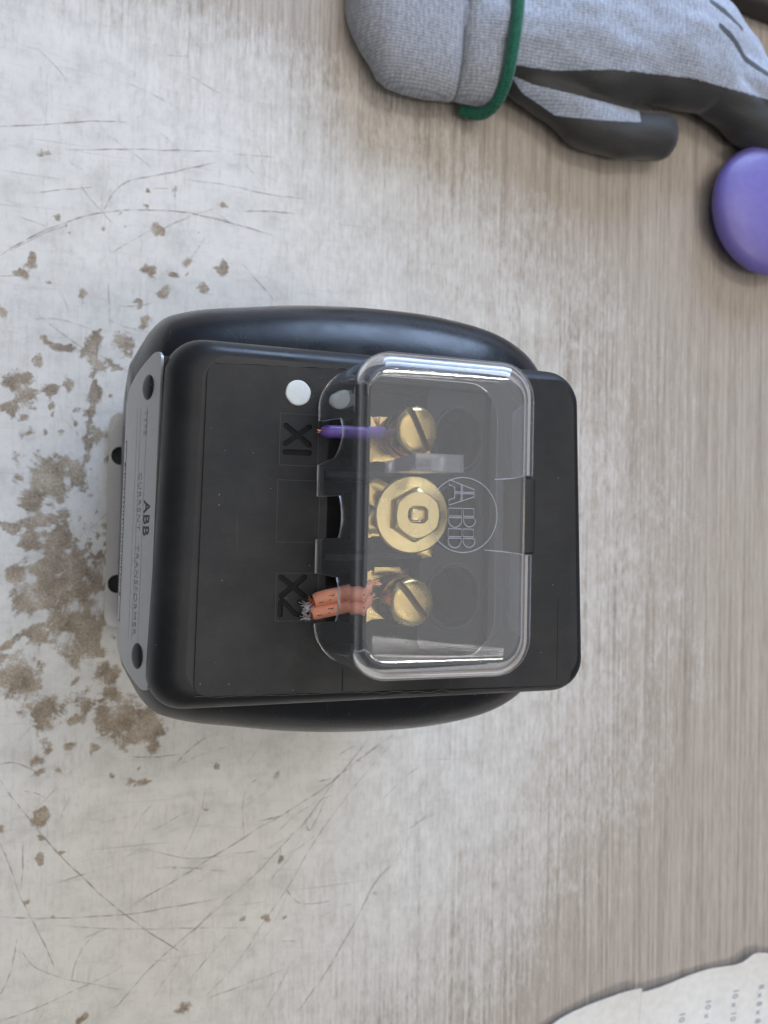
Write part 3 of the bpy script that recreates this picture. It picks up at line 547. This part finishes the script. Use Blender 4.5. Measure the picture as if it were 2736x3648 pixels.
# clear cover: real shell 1.5 mm thick, with three wire notches and a latch slot cut through it
def cring(z, f, s, b, r, base): return rrect(55.5 + 0.7 * base + f, 111.6 - 7.3 * base - b, -38.3 + 1.6 * base + s, 45.0 - 1.6 * base - s, r, z, 10)
outer = [cring(180.02, 0, 0, 0, 12, 0), cring(196, 0, 0, 0, 11, 0.5), cring(211.5, 0, 0, 0, 9.5, 1)]
for k in range(1, 9):
    a = math.pi / 2 * k / 8; c = 1 - math.cos(a)
    outer.append(cring(211.5 + 5.5 * math.sin(a), 2.2 * c, 5.2 * c, 4.6 * c, 9.5 - 3.2 * c, 1))
TH = 1.5
inner = [cring(180.02, TH, TH, TH, 12 - TH, 0), cring(196, TH, TH, TH, 11 - TH, 0.5), cring(210.8, TH, TH, TH, 9.5 - TH, 1)]
for k in range(1, 9):
    a = math.pi / 2 * k / 8; c = 1 - math.cos(a)
    inner.append(cring(210.8 + 4.7 * math.sin(a), TH + 1.6 * c, TH + 4.2 * c, TH + 3.8 * c, 9.5 - TH - 2.4 * c, 1))
n = len(outer[0])
ov, of = loft(outer, False, True); iv, if_ = loft(inner, False, True)
N0 = len(ov); shell_v = ov + iv; shell_f = of + [tuple(reversed([q + N0 for q in f])) for f in if_] + [(i, (i + 1) % n, N0 + (i + 1) % n, N0 + i) for i in range(n)]
me = bpy.data.meshes.new('t'); me.from_pydata(shell_v, [], shell_f); me.update()
bm = bmesh.new(); bm.from_mesh(me); bmesh.ops.recalc_face_normals(bm, faces=bm.faces); bm.to_mesh(me); bm.free()
so = bpy.data.objects.new('t', me); COL.objects.link(so)
def prism_x(poly, x0, x1): return loft([[(x0, y, z) for y, z in poly], [(x1, y, z) for y, z in poly]])
cuts = []
for yb0, yb1, yt0, yt1, z0_, z1_ in ((29.6, 17.4, 28.0, 18.2, 200.5, 196.0), (8.7, -3.2, 8.3, -2.4, 201.0, 201.0), (-12.4, -26.4, -12.4, -23.4, 200.0, 200.0)):
    sl_ = lambda z, a_, b_, zt_: a_ + (b_ - a_) * (z - 180) / (zt_ - 180)
    pl = [(sl_(174, yb0, yt0, z0_), 174), (yt0, z0_)] + [(yt0 + (yt1 - yt0) * k / 10, z0_ + (z1_ - z0_) * (k / 10) ** 3 + 2.4 * math.sin(math.pi * k / 10) ** 0.8) for k in range(1, 10)] + [(yt1, z1_), (sl_(174, yb1, yt1, z1_), 174)]
    cuts.append(prism_x(pl, 50, 61))
cuts.append(box(100.0, 112, -5.8, 14.3, 203.0, 222))
cme = bpy.data.meshes.new('t2'); cj = join(*cuts); cme.from_pydata(cj[0], [], cj[1]); cme.update()
bm = bmesh.new(); bm.from_mesh(cme); bmesh.ops.recalc_face_normals(bm, faces=bm.faces); bm.to_mesh(cme); bm.free()
co = bpy.data.objects.new('t2', cme); COL.objects.link(co)
b = so.modifiers.new('b', 'BOOLEAN'); b.operation = 'DIFFERENCE'; b.object = co; b.solver = 'EXACT'
e = evaluated(so); cover_vf = [tuple(q.co) for q in e.vertices], [tuple(p.vertices) for p in e.polygons]
for q in (so, co): bpy.data.objects.remove(q)
cover = mk('terminal_cover', cover_vf, [M_CLEAR, M_EDGE], ct, angle=40)
org = ORIG['current_transformer']
for p in cover.data.polygons:
    c = p.center * 1000 + org; nn = p.normal
    if c.z < 180.3 and nn.z < -0.8 and c.x < 57.5: p.material_index = 1
    elif c.x < 58.5 and c.z < 205.5 and abs(nn.x) < 0.25 and -26 < c.y < 33: p.material_index = 1
    elif c.x > 99 and -6.5 < c.y < 15 and 202 < c.z < 217.1 and (abs(nn.y) > 0.9 or nn.x > 0.95 or (abs(nn.z) > 0.9 and c.z < 214)): p.material_index = 1
ribv = loft([[(71.2, 14.8, 190), (81.5, 15.0, 192), (81.5, 18.0, 192), (71.2, 18.0, 190)], [(70.8, 14.3, 215.4), (83.6, 14.2, 215.4), (83.6, 18.7, 215.4), (70.8, 18.7, 215.4)]])
bm = bmesh.new(); vv = [bm.verts.new(q) for q in ribv[0]]; [bm.faces.new([vv[i] for i in f]) for f in ribv[1]]; bmesh.ops.recalc_face_normals(bm, faces=bm.faces); bmesh.ops.bevel(bm, geom=bm.edges[:], offset=0.35, segments=2, profile=0.5, affect='EDGES')
mk('rib', from_bm(bm), M_RIB, cover, angle=40)
mk('cover_latch', box(100.3, 104.2, -5.5, 14.0, 203.3, 215.2, 0.6), M_BLACK, cover)
# moulded lines of the emblem on the cover's top
ZL = 217.02
LG = lambda s, t: (79.2 + t, 12.4 - s, ZL)
def lines(pls, r=0.085, closed=True): return join(*[tube([LG(*q) for q in pl], r, 6, closed) for pl in pls])
ring_pts = [(83.1 + 9.15 * math.cos(2 * math.pi * i / 72), 3.9 + 9.15 * math.sin(2 * math.pi * i / 72), ZL) for i in range(72)]
mk('emblem_ring', tube(ring_pts, 0.09, 6, True), M_LOGO, cover)
A_ = [[(0.0, 0.0), (2.2, 6.7), (4.0, 6.7), (6.2, 0.0), (4.9, 0.0), (4.4, 1.5), (1.8, 1.5), (1.3, 0.0)]]
A2 = [[(2.92, 1.5), (2.92, 6.7)], [(3.28, 1.5), (3.28, 6.7)], [(1.15, 3.2), (5.05, 3.2)], [(1.25, 3.5), (4.95, 3.5)]]
def Bq(s0):
    arc = lambda cs, ct_, r0, a0, a1: [(s0 + cs + r0 * math.cos(math.radians(a0 + (a1 - a0) * k / 6)), ct_ + r0 * math.sin(math.radians(a0 + (a1 - a0) * k / 6))) for k in range(7)]
    return [[(s0, 3.9), (s0, 6.7), (s0 + 1.9, 6.7), (s0 + 1.9, 3.9)], [(s0, 0), (s0, 3.5), (s0 + 1.9, 3.5), (s0 + 1.9, 0)],
            [(s0 + 2.3, 3.9), (s0 + 2.3, 6.7)] + arc(2.9, 5.6, 1.6, 90, -70), [(s0 + 2.3, 0), (s0 + 2.3, 3.5)] + arc(2.9, 1.75, 1.75, 80, -90)]
mk('emblem_letter', join(lines(A_), lines(A2, closed=False)), M_LOGO, cover); mk('emblem_letter', lines(Bq(6.9)), M_LOGO, cover); mk('emblem_letter', lines(Bq(11.9)), M_LOGO, cover)
mk('moulded_line', join(tube([(91.4, 12.9, ZL), (96, 13.3, ZL), (99.8, 14.2, ZL - 0.4)], 0.09, 6), tube([(89.0, -4.6, ZL), (95, -5.0, ZL), (99.8, -5.6, ZL - 0.4)], 0.09, 6)), M_LOGO, cover)

# nameplate: thin metal sheet bent down the front
def px(z): return 5.4 + 7.6 * (max(0.0, z - 138) / 32) ** 1.8
def plate_pt(y, z, off=0.0):
    s = (px(z + 0.2) - px(z - 0.2)) / 0.4; nrm = Vector((-1, 0, s)).normalized()
    return (px(z) + 0.014 * y + nrm.x * off, y, z + nrm.z * off)
def half(z): 
    h = 46.2 - 9.2 * max(0.0, min(1.0, (166 - z) / 28.0))
    if z > 168: h -= 1.6 * ((z - 168) / 2.2) ** 2
    return h
zs = [170.2 - 0.25 * i for i in range(10)] + [167.7 - 1.2 * i for i in range(33)]
rows_f = [[plate_pt(1.2 + half(z) * (-1 + 2 * k / 30), z, 0.0) for k in range(31)] for z in zs]
rows_b = [[plate_pt(1.2 + half(z) * (-1 + 2 * k / 30), z, -0.8) for k in range(31)] for z in zs]
PV = [p for r in rows_f for p in r] + [p for r in rows_b for p in r]; PF = []; nr = len(zs); off = nr * 31
for i in range(nr - 1):
    for k in range(30):
        a = i * 31 + k; PF.append((a, a + 1, a + 32, a + 31)); PF.append((off + a, off + a + 31, off + a + 32, off + a + 1))
for k in range(30): PF.append((k, off + k, off + k + 1, k + 1)); a = (nr - 1) * 31 + k; PF.append((a, a + 1, off + a + 1, off + a))
for i in range(nr - 1):
    a = i * 31; PF.append((a, a + 31, off + a + 31, off + a)); a += 30; PF.append((a, off + a, off + a + 31, a + 31))
np_ = mk('nameplate', (PV, PF), M_PLATE, ct, angle=60)
# black pad the plate is fixed to
pad_z = [168.5 - 2 * i for i in range(26)]
padr = [[plate_pt(1.2 + half(max(z, 140)) * 0.98 * s, z, -o_) for s in (-1, -0.5, 0, 0.5, 1) for o_ in (1.1,)] + [(22, 1.2 + half(max(z, 140)) * 0.98 * s, z) for s in (1, 0.5, 0, -0.5, -1)] for z in pad_z]
mk('nameplate_pad', loft(padr), M_BLACK, ct, angle=50)
def stud(y, z):
    c = Vector(plate_pt(y, z, 0.0)); s = (px(z + 0.2) - px(z - 0.2)) / 0.4; nrm = Vector((-1, 0, s)).normalized()
    t = Vector((0, 1, 0)); b_ = nrm.cross(t)
    v, f = lathe([(3.6, -0.05), (3.45, 0.2), (3.0, 0.45), (2.2, 0.68), (1.1, 0.8), (0.05, 0.82)], 36)
    return [tuple(c + t * x + b_ * y2 + nrm * z2) for x, y2, z2 in v], f
mk('rivet', stud(38.2, 163.2), M_BLACK, np_, angle=60); mk('rivet', stud(-36.4, 163.2), M_BLACK, np_, angle=60)
def on_plate(vf, y0, z0, sy=1.0, sz=1.0, off=0.05): return [plate_pt(y0 - s * sy, z0 + t * sz, off) for s, t, _ in vf[0]], vf[1]
def rect2(s0, s1, t0, t1, n=12): 
    v = []; [v.extend([(s0 + (s1 - s0) * i / n, t0, 0), (s0 + (s1 - s0) * i / n, t1, 0)]) for i in range(n + 1)]
    return v, [(2 * i, 2 * i + 2, 2 * i + 3, 2 * i + 1) for i in range(n)]
mk('plate_emblem', on_plate(text2d('ABB', 5.2, spacing=1.08, bold=0.10), 6.6, 163.6), M_INK, np_, smooth=False)
mk('plate_text', on_plate(text2d('CURRENT   TRANSFORMER', 3.3, spacing=1.16), 14.6, 159.0), M_GREYINK, np_, smooth=False)
mk('plate_text', on_plate(text2d('TYPE', 2.9, spacing=1.15), 32.0, 161.4), M_GREYINK, np_, smooth=False)
mk('plate_line', on_plate(rect2(0, 66, 0, 0.14), 33, 163.0), M_GREYINK, np_, smooth=False)
mk('plate_line', on_plate(rect2(0, 66, 0, 0.14), 33, 158.4), M_GREYINK, np_, smooth=False)
mk('plate_line', on_plate(rect2(0, 66, 0, 0.14), 33, 155.6), M_GREYINK, np_, smooth=False)
mk('plate_line', on_plate(rect2(0, 0.2, -9, 0, 4), 4, 157), M_GREYINK, np_, smooth=False)
mk('barcode_field', on_plate(rect2(0, 54, 0, 3.4, 20), 25, 140.4, off=0.04), M_INK, np_, smooth=False)
bars = [rect2(0.5, 6.5, 0.5, 2.9, 4), rect2(46.5, 53.5, 0.5, 2.9, 4)]; s = 8.0
while s < 45.5:
    w = random.choice((0.35, 0.5, 0.7, 0.9)); bars.append(rect2(s, s + w, 0.5, 2.9, 1)); s += w + random.choice((0.3, 0.45, 0.6))
mk('barcode_bars', join(*[on_plate(b2, 25, 140.4, off=0.08) for b2 in bars]), M_BAR, np_, smooth=False)
# steel mounting foot with two bolt holes at the front
fo = rpoly([(1.6, 51.5), (1.6, -47.5), (150, -47.5), (150, 51.5)], 6.0)
hl = [[(6.6 + 4.0 * math.cos(t * math.pi / 16), yy + 4.2 * math.sin(t * math.pi / 16)) for t in range(32)] for yy in (31.4, -27.6)]
mk('mounting_foot', fill([fo] + hl, 1.2, 3.2), M_FOOT, ct, angle=40)
mk('hole_shade_sheet', fill([rpoly([(3.0, 50), (3.0, -46), (150, -46), (150, 50)], 5.0)], 0.15, 1.2), M_DARK, ct, angle=40)  # added black sheet under the foot, makes the bolt holes look dark
mk('mounting_block', box(20, 150, -34, 40, 3.1, 16, 1.5), M_BLACK, ct)

# ------------------------------------------------------------------ wire ends held under the screws
def strands(base, dirv, n, L, spread, r, seed):
    rnd = random.Random(seed); out = []; d = Vector(dirv).normalized()
    for k in range(n):
        o = Vector((rnd.uniform(-1, 1), rnd.uniform(-1, 1), rnd.uniform(-1, 1))) * spread * 0.6
        e = Vector((rnd.uniform(-1, 1), rnd.uniform(-1, 1), rnd.uniform(-1, 1))) * spread
        p0 = Vector(base) + o; l = L * rnd.uniform(0.6, 1.1)
        out.append(tube([p0, p0 + d * l * 0.5 + e * 0.3, p0 + d * l + e], r, 5))
    return join(*out)
pw = thing('purple_wire', 'short cut purple insulated wire under the screw beside the X1 mark', 'wire', (62, 26.2, 180))
pth = catmull([(55.0, 26.1, 185.4), (58, 26.2, 185.6), (64, 26.4, 184.9), (69, 26.5, 183.4), (72.6, 26.6, 181.6)], 6)
mk('insulation', tube(pth, lambda t: 1.78 * (0.55 + 0.45 * min(1, t * 6)), 20), M_PURPLE, pw)
mk('copper_strands', join(strands((55.6, 26.0, 185.4), (-1, 0, 0.0), 12, 1.6, 0.5, 0.12, 3), strands((72, 26.6, 181.8), (1, 0, -0.2), 14, 4.5, 1.3, 0.16, 5), strands((72, 28.6, 181.5), (-0.5, 1, 0.5), 5, 2.6, 0.8, 0.14, 8), strands((72, 24.4, 181.0), (-1, -0.6, 0.1), 5, 3.4, 0.9, 0.14, 9),
   tube(catmull([(74.0, 24.0, 180.9), (78, 20.0, 180.9), (84, 19.8, 181.0), (87.6, 22.2, 181.2)], 5), 0.5, 6), tube(catmull([(74.0, 23.0, 181.3), (78, 19.4, 181.4), (84, 19.2, 181.4), (88.0, 21.5, 181.5)], 5), 0.4, 6)), M_COPPER, pw)
def orange(name_label, path, seed):
    w = thing('orange_wire', name_label, 'wire', (62, path[2][1], 180)); w['group'] = 'pair of orange wire ends beside the X2 mark'
    pth = catmull(path, 6); mk('insulation', tube(pth, lambda t: 2.05 * (0.85 + 0.15 * min(1, t * 10)), 18), M_ORANGE, w)
    d0 = pth[0] - pth[1]; mk('copper_strands', join(strands(pth[0], d0, 16, 0.9, 1.2, 0.13, seed), strands(pth[-1], pth[-1] - pth[-2], 16, 2.6, 1.1, 0.17, seed + 1)), M_COPPER, w)
    v, f = text2d('L 7', 1.9, spacing=1.1)                      # printed marking along the insulation
    out = []
    for q in v:
        s_ = max(0, min(len(pth) - 1.001, 2 + q[0] * 2.4)); i = int(s_); p = pth[i].lerp(pth[i + 1], s_ - i); a = (q[1] - 0.8) / 1.9
        out.append((p.x, p.y + 2.10 * math.sin(a), p.z + 2.10 * math.cos(a)))
    mk('printed_marking', (out, f), M_INK, w, smooth=False)
    return w
orange('upper of the two orange wires with black print, next to the X2 mark', [(54.2, -19.6, 185.0), (57.5, -18.6, 185.4), (63, -17.6, 185.2), (67, -16.9, 184.6), (70.4, -16.2, 184.0)], 21)
ow = orange('lower of the two orange wires with black print and pale fluffy tip', [(53.8, -23.0, 184.4), (57.5, -22.2, 184.6), (63, -21.2, 184.4), (67, -20.5, 183.7), (70.4, -20.2, 183.0)], 31)
mk('fibre_fluff', join(strands((53.4, -21.4, 184.8), (-1, 0.1, 0.1), 40, 1.5, 1.5, 0.035, 41), strands((53.2, -24.2, 183.8), (-1, 0.4, 0.0), 36, 1.3, 1.2, 0.035, 42)), M_FIBRE, ow)

# ------------------------------------------------------------------ work glove
gl = thing('work_glove', 'grey knit work glove with black coated palm and green cuff hem', 'glove', (240, 260, 0))
bm = bmesh.new()
def blob(p, r, sc_=(1, 1, 1), rz=0):
    M = Matrix.Translation(p) @ Matrix.Rotation(rz, 4, 'Z') @ Matrix.Diagonal((r * sc_[0], r * sc_[1], r * sc_[2], 1))
    bmesh.ops.create_icosphere(bm, subdivisions=3, radius=1, matrix=M)
def limb(pts, n=10):
    for i in range(len(pts) - 1):
        for k in range(n):
            t = k / n; a, b2 = pts[i], pts[i + 1]
            blob(tuple(a[j] + (b2[j] - a[j]) * t for j in range(3)), a[3] + (b2[3] - a[3]) * t, (1, 1, a[4] + (b2[4] - a[4]) * t))
limb([(186, 262, 17, 24, 0.72), (215, 267, 18.5, 31, 0.62), (250, 272, 20, 38, 0.56), (290, 278, 20, 37, 0.56), (318, 276, 19, 33, 0.58)], 8)   # back and palm
limb([(192, 285, 17, 24, 0.7), (240, 298, 19, 34, 0.6), (285, 298, 18, 26, 0.62)], 6)
limb([(212, 245, 14, 17, 0.75), (240, 229, 13, 15, 0.85), (268, 223, 13, 14, 0.9), (294, 226, 13, 13.5, 0.9)], 8)                                    # thumb
limb([(318, 262, 18, 16, 0.95), (350, 247, 15, 14.5, 0.95), (380, 238, 14, 13.5, 0.95)], 8)                                                     # fingers
limb([(318, 276, 20, 15, 1.0), (350, 263, 18, 14, 1.0), (388, 246, 16, 13, 1.0)], 8)
limb([(314, 290, 18, 14, 1.0), (345, 276, 17, 13, 1.0), (385, 256, 15, 12, 1.0)], 8)
limb([(305, 303, 16, 12, 1.0), (333, 294, 15, 12, 1.0), (372, 264, 14, 11, 1.0)], 8)
me = bpy.data.meshes.new('t'); bm.to_mesh(me); bm.free()
o = bpy.data.objects.new('t', me); COL.objects.link(o)
r = o.modifiers.new('r', 'REMESH'); r.mode = 'VOXEL'; r.voxel_size = 1.25
s_ = o.modifiers.new('s', 'SMOOTH'); s_.factor = 0.5; s_.iterations = 10
e = evaluated(o); bpy.data.objects.remove(o)
gv = []
for q in e.vertices:
    p = q.co.copy(); w = 2.2 * noise.noise(p * 0.035) + 1.3 * noise.noise(Vector((p.x * 0.05, p.y * 0.11, p.z * 0.08)) + Vector((5, 0, 0)))
    p = p + q.normal * w; p.z = max(0.15, p.z); gv.append(p)
hand = mk('hand', ([tuple(p) for p in gv], [tuple(p.vertices) for p in e.polygons]), M_KNITC, gl, angle=180)
GREY = [(194.1, 238.7), (202.4, 230.0), (221.9, 221.9), (250.5, 224.6), (275.8, 228.2), (274.2, 234.1), (235.8, 235.4), (207.8, 236.0)]
BAND = [(150, 235), (190, 235.8), (214, 237.8), (250, 245.6), (300, 250.8), (351, 249), (420, 240)]
def poly_dist(x, y, P):
    q = Vector((x, y)); m = 1e9
    for i in range(len(P)):
        a = Vector(P[i - 1]); d = Vector(P[i]) - a; t = max(0, min(1, (q - a).dot(d) / d.length_squared)); m = min(m, (q - a - d * t).length)
    return m if inpoly(x, y, P) else -m
def inpoly(x, y, P):
    c = False; j = len(P) - 1
    for i in range(len(P)):
        if (P[i][1] > y) != (P[j][1] > y) and x < (P[j][0] - P[i][0]) * (y - P[i][1]) / (P[j][1] - P[i][1]) + P[i][0]: c = not c
        j = i
    return c
STRIPES = [((313, 279), (356, 264)), ((307, 292), (331, 285))]
def coat(p):
    k20 = 380.0 / (400 - p.z); k33 = 367.0 / (400 - p.z)
    gd = poly_dist(p.x * k20, p.y * k20, GREY) if p.z > 6 else -9
    x3, y3 = p.x * k33, p.y * k33; line = 240.0
    for (x0, y0), (x1, y1) in zip(BAND, BAND[1:]):
        if x0 <= x3 <= x1: line = y0 + (y1 - y0) * (x3 - x0) / (x1 - x0)
    f = 0.5 + (line - y3) * 0.16
    if p.z < 11: f = max(f, 1)
    f = min(f, max(0.0, 0.5 - gd * 0.3)) if gd > -1.7 else f
    for a, b2 in STRIPES[:2]:
        a = Vector(a); b2 = Vector(b2); q = Vector((p.x, p.y)); d = b2 - a; t = max(0, min(1, (q - a).dot(d) / d.length_squared)); dd = (q - a - d * t).length
        if p.z > 22: f = max(f, 1.1 - dd / 3.4)
    return max(0.0, min(1.0, f))
at = hand.data.attributes.new('coat', 'FLOAT', 'POINT'); at.data.foreach_set('value', [coat(p) for p in gv])
# turned-back cuff
def cuff_sections(xs_, ymins, ymax, hts, y_slant):
    R_ = []
    for x, y0, h in zip(xs_, ymins, hts):
        yc = (y0 + ymax) / 2; a = (ymax - y0) / 2; sec = []
        for k in range(48):
            t = 2 * math.pi * k / 48; cx, sz = math.cos(t), math.sin(t)
            yy = yc + a * math.copysign(abs(cx) ** 0.75, cx); zz = 0.3 + h / 2 + h / 2 * math.copysign(abs(sz) ** 0.8, sz)
            w = 0.9 * noise.noise(Vector((x * 0.05, yy * 0.06, zz * 0.05)))
            sec.append((x + y_slant * (yy - 240) + w, yy, max(0.2, zz + w)))
        R_.append(sec)
    return loft(R_)
mk('cuff', cuff_sections([108.5, 109.5, 112, 117, 122, 125, 130, 138, 150, 160, 165.2], [262, 256, 248, 239, 232, 226, 222.5, 221, 220.5, 221.5, 222.5], 330, [8, 14, 20, 24, 26, 27, 27.5, 28, 28, 27.5, 26], 0.02), M_KNIT, gl, angle=180)
mk('cuff_fold', cuff_sections([165.8, 167, 172, 180, 186, 189], [224.5, 222.6, 222, 221.8, 222, 223], 330, [26, 29, 31, 32, 32, 31], 0.03), M_KNIT, gl, angle=180)
hem = catmull([(193.0, 335, 38), (191.0, 300, 38), (189.6, 262, 37), (188.6, 243, 34), (187.8, 230, 29), (186.6, 222.6, 22), (184, 219.8, 14), (179, 220.5, 8.5), (173, 223, 6)], 8)
mk('hem', tube(hem, 3.3, 16), M_GREEN, gl)

# ------------------------------------------------------------------ purple lid, dark bar, paper
pl = thing('purple_dome', 'round purple plastic dome lying under the glove finger at the right edge', 'dome', (370, 195, 0))
lv = lathe([(0.05, 0.2), (28, 0.2), (29, 0.8), (31, 4), (34.5, 8), (37.6, 10.5), (38.5, 12.2), (38.3, 14.2), (37.0, 16.6), (34, 18.8), (28, 20.8), (18, 22.3), (8, 22.9), (0.05, 23.0)], 96)
mk('shell', ([(x + 370, y + 195, z) for x, y, z in lv[0]], lv[1]), M_LID, pl, angle=60)
gv_ = lathe([(28.6, 0.6), (30.0, 0.9), (30.2, 1.8), (29.0, 2.2)], 96)
mk('foot', ([(x + 370, y + 195, z) for x, y, z in gv_[0]], gv_[1]), M_LID, pl, angle=60)
bar = thing('dark_bar', 'dark brown bar at the top right corner behind the glove', 'bar', (380, 345, 0))
bb = box(-60, 60, -11, 11, 0.2, 16, 4.0, 4); mk('bar_body', xf(bb, Matrix.Translation((386, 327, 0)) @ Matrix.Rotation(math.radians(-5), 4, 'Z')), M_BROWN, bar)
bb = box(-50, 50, -4, 4, 16.0, 17.2, 0.5, 2); mk('bar_inlay', xf(bb, Matrix.Translation((386, 327, 0)) @ Matrix.Rotation(math.radians(-5), 4, 'Z')), M_BROWN, bar)
pa = thing('printed_paper', 'torn white paper printed with columns of numbers at the lower right corner', 'paper', (330, -280, 0))
edge = catmull([(205, -292, 0), (222, -276, 0), (240, -266.6, 0), (258, -261.0, 0), (277, -256.9, 0), (286, -255.6, 0), (293.6, -255.6, 0), (295.4, -257.6, 0), (310, -257.0, 0), (330, -254.6, 0), (343, -253.4, 0), (356, -253.2, 0), (363.5, -252.6, 0), (369, -250.2, 0), (373.5, -248.0, 0), (380, -248.4, 0), (392, -251, 0), (420, -256, 0)], 5)
def lift(x, y, d): return 1.6 + 5.2 * math.exp(-d / 26.0) * (0.75 + 0.25 * math.sin(x * 0.07)) + 0.4 * noise.noise(Vector((x * 0.03, y * 0.03, 2)))
Tn, Bn = [], []
rows = 16
for j in range(rows + 1):
    for p in edge:
        d = (j / rows) ** 1.4 * 110; x = p.x + 0.02 * d + 0.25 * noise.noise(Vector((p.x * 0.6, j, 0))) * (j == 0); y = p.y - d + 0.3 * noise.noise(Vector((p.x * 0.5, 3, 0))) * (j == 0)
        z = lift(x, y, d); Tn.append((x, y, z)); Bn.append((x, y, z - 0.14))
ne = len(edge); PF = []; off = len(Tn)
for j in range(rows):
    for i in range(ne - 1):
        a = j * ne + i; PF.append((a, a + ne, a + ne + 1, a + 1)); PF.append((off + a, off + a + 1, off + a + ne + 1, off + a + ne))
for i in range(ne - 1): PF.append((i, i + 1, off + i + 1, off + i))
mk('sheet', (Tn + Bn, PF), M_PAPER, pa, angle=70)
def edge_y(x):
    for a, b2 in zip(edge, edge[1:]):
        if a.x <= x <= b2.x: return a.y + (b2.y - a.y) * (x - a.x) / max(1e-6, b2.x - a.x)
    return -256
for x0, gap, tx in ((290, 26, '10'), (306, 23.5, '10 x 1'), (325.5, 21, '10 x 10'), (344, 18.5, '10 x 1.8'), (363, 15.5, '10 x 10 x 8'), (382, 20, '8 x 8 x 8 x 8'), (401, 20, '10 x 8 x 8')):
    v, f = text2d(tx, 5.6, spacing=1.15, bold=0.08); base_y = (-256 if x0 < 296 else edge_y(x0)) - gap + (6 if x0 < 300 else 0)
    out = []
    for q in v:
        y = base_y - q[0]; x = x0 - 2.2 + q[1] - 0.06 * q[0]; d = max(0.0, edge_y(x) - y); out.append((x, y, lift(x - 0.02 * d, y, d) + 0.08))
    mk('printed_numbers', (out, f), M_PINK, pa, smooth=False)
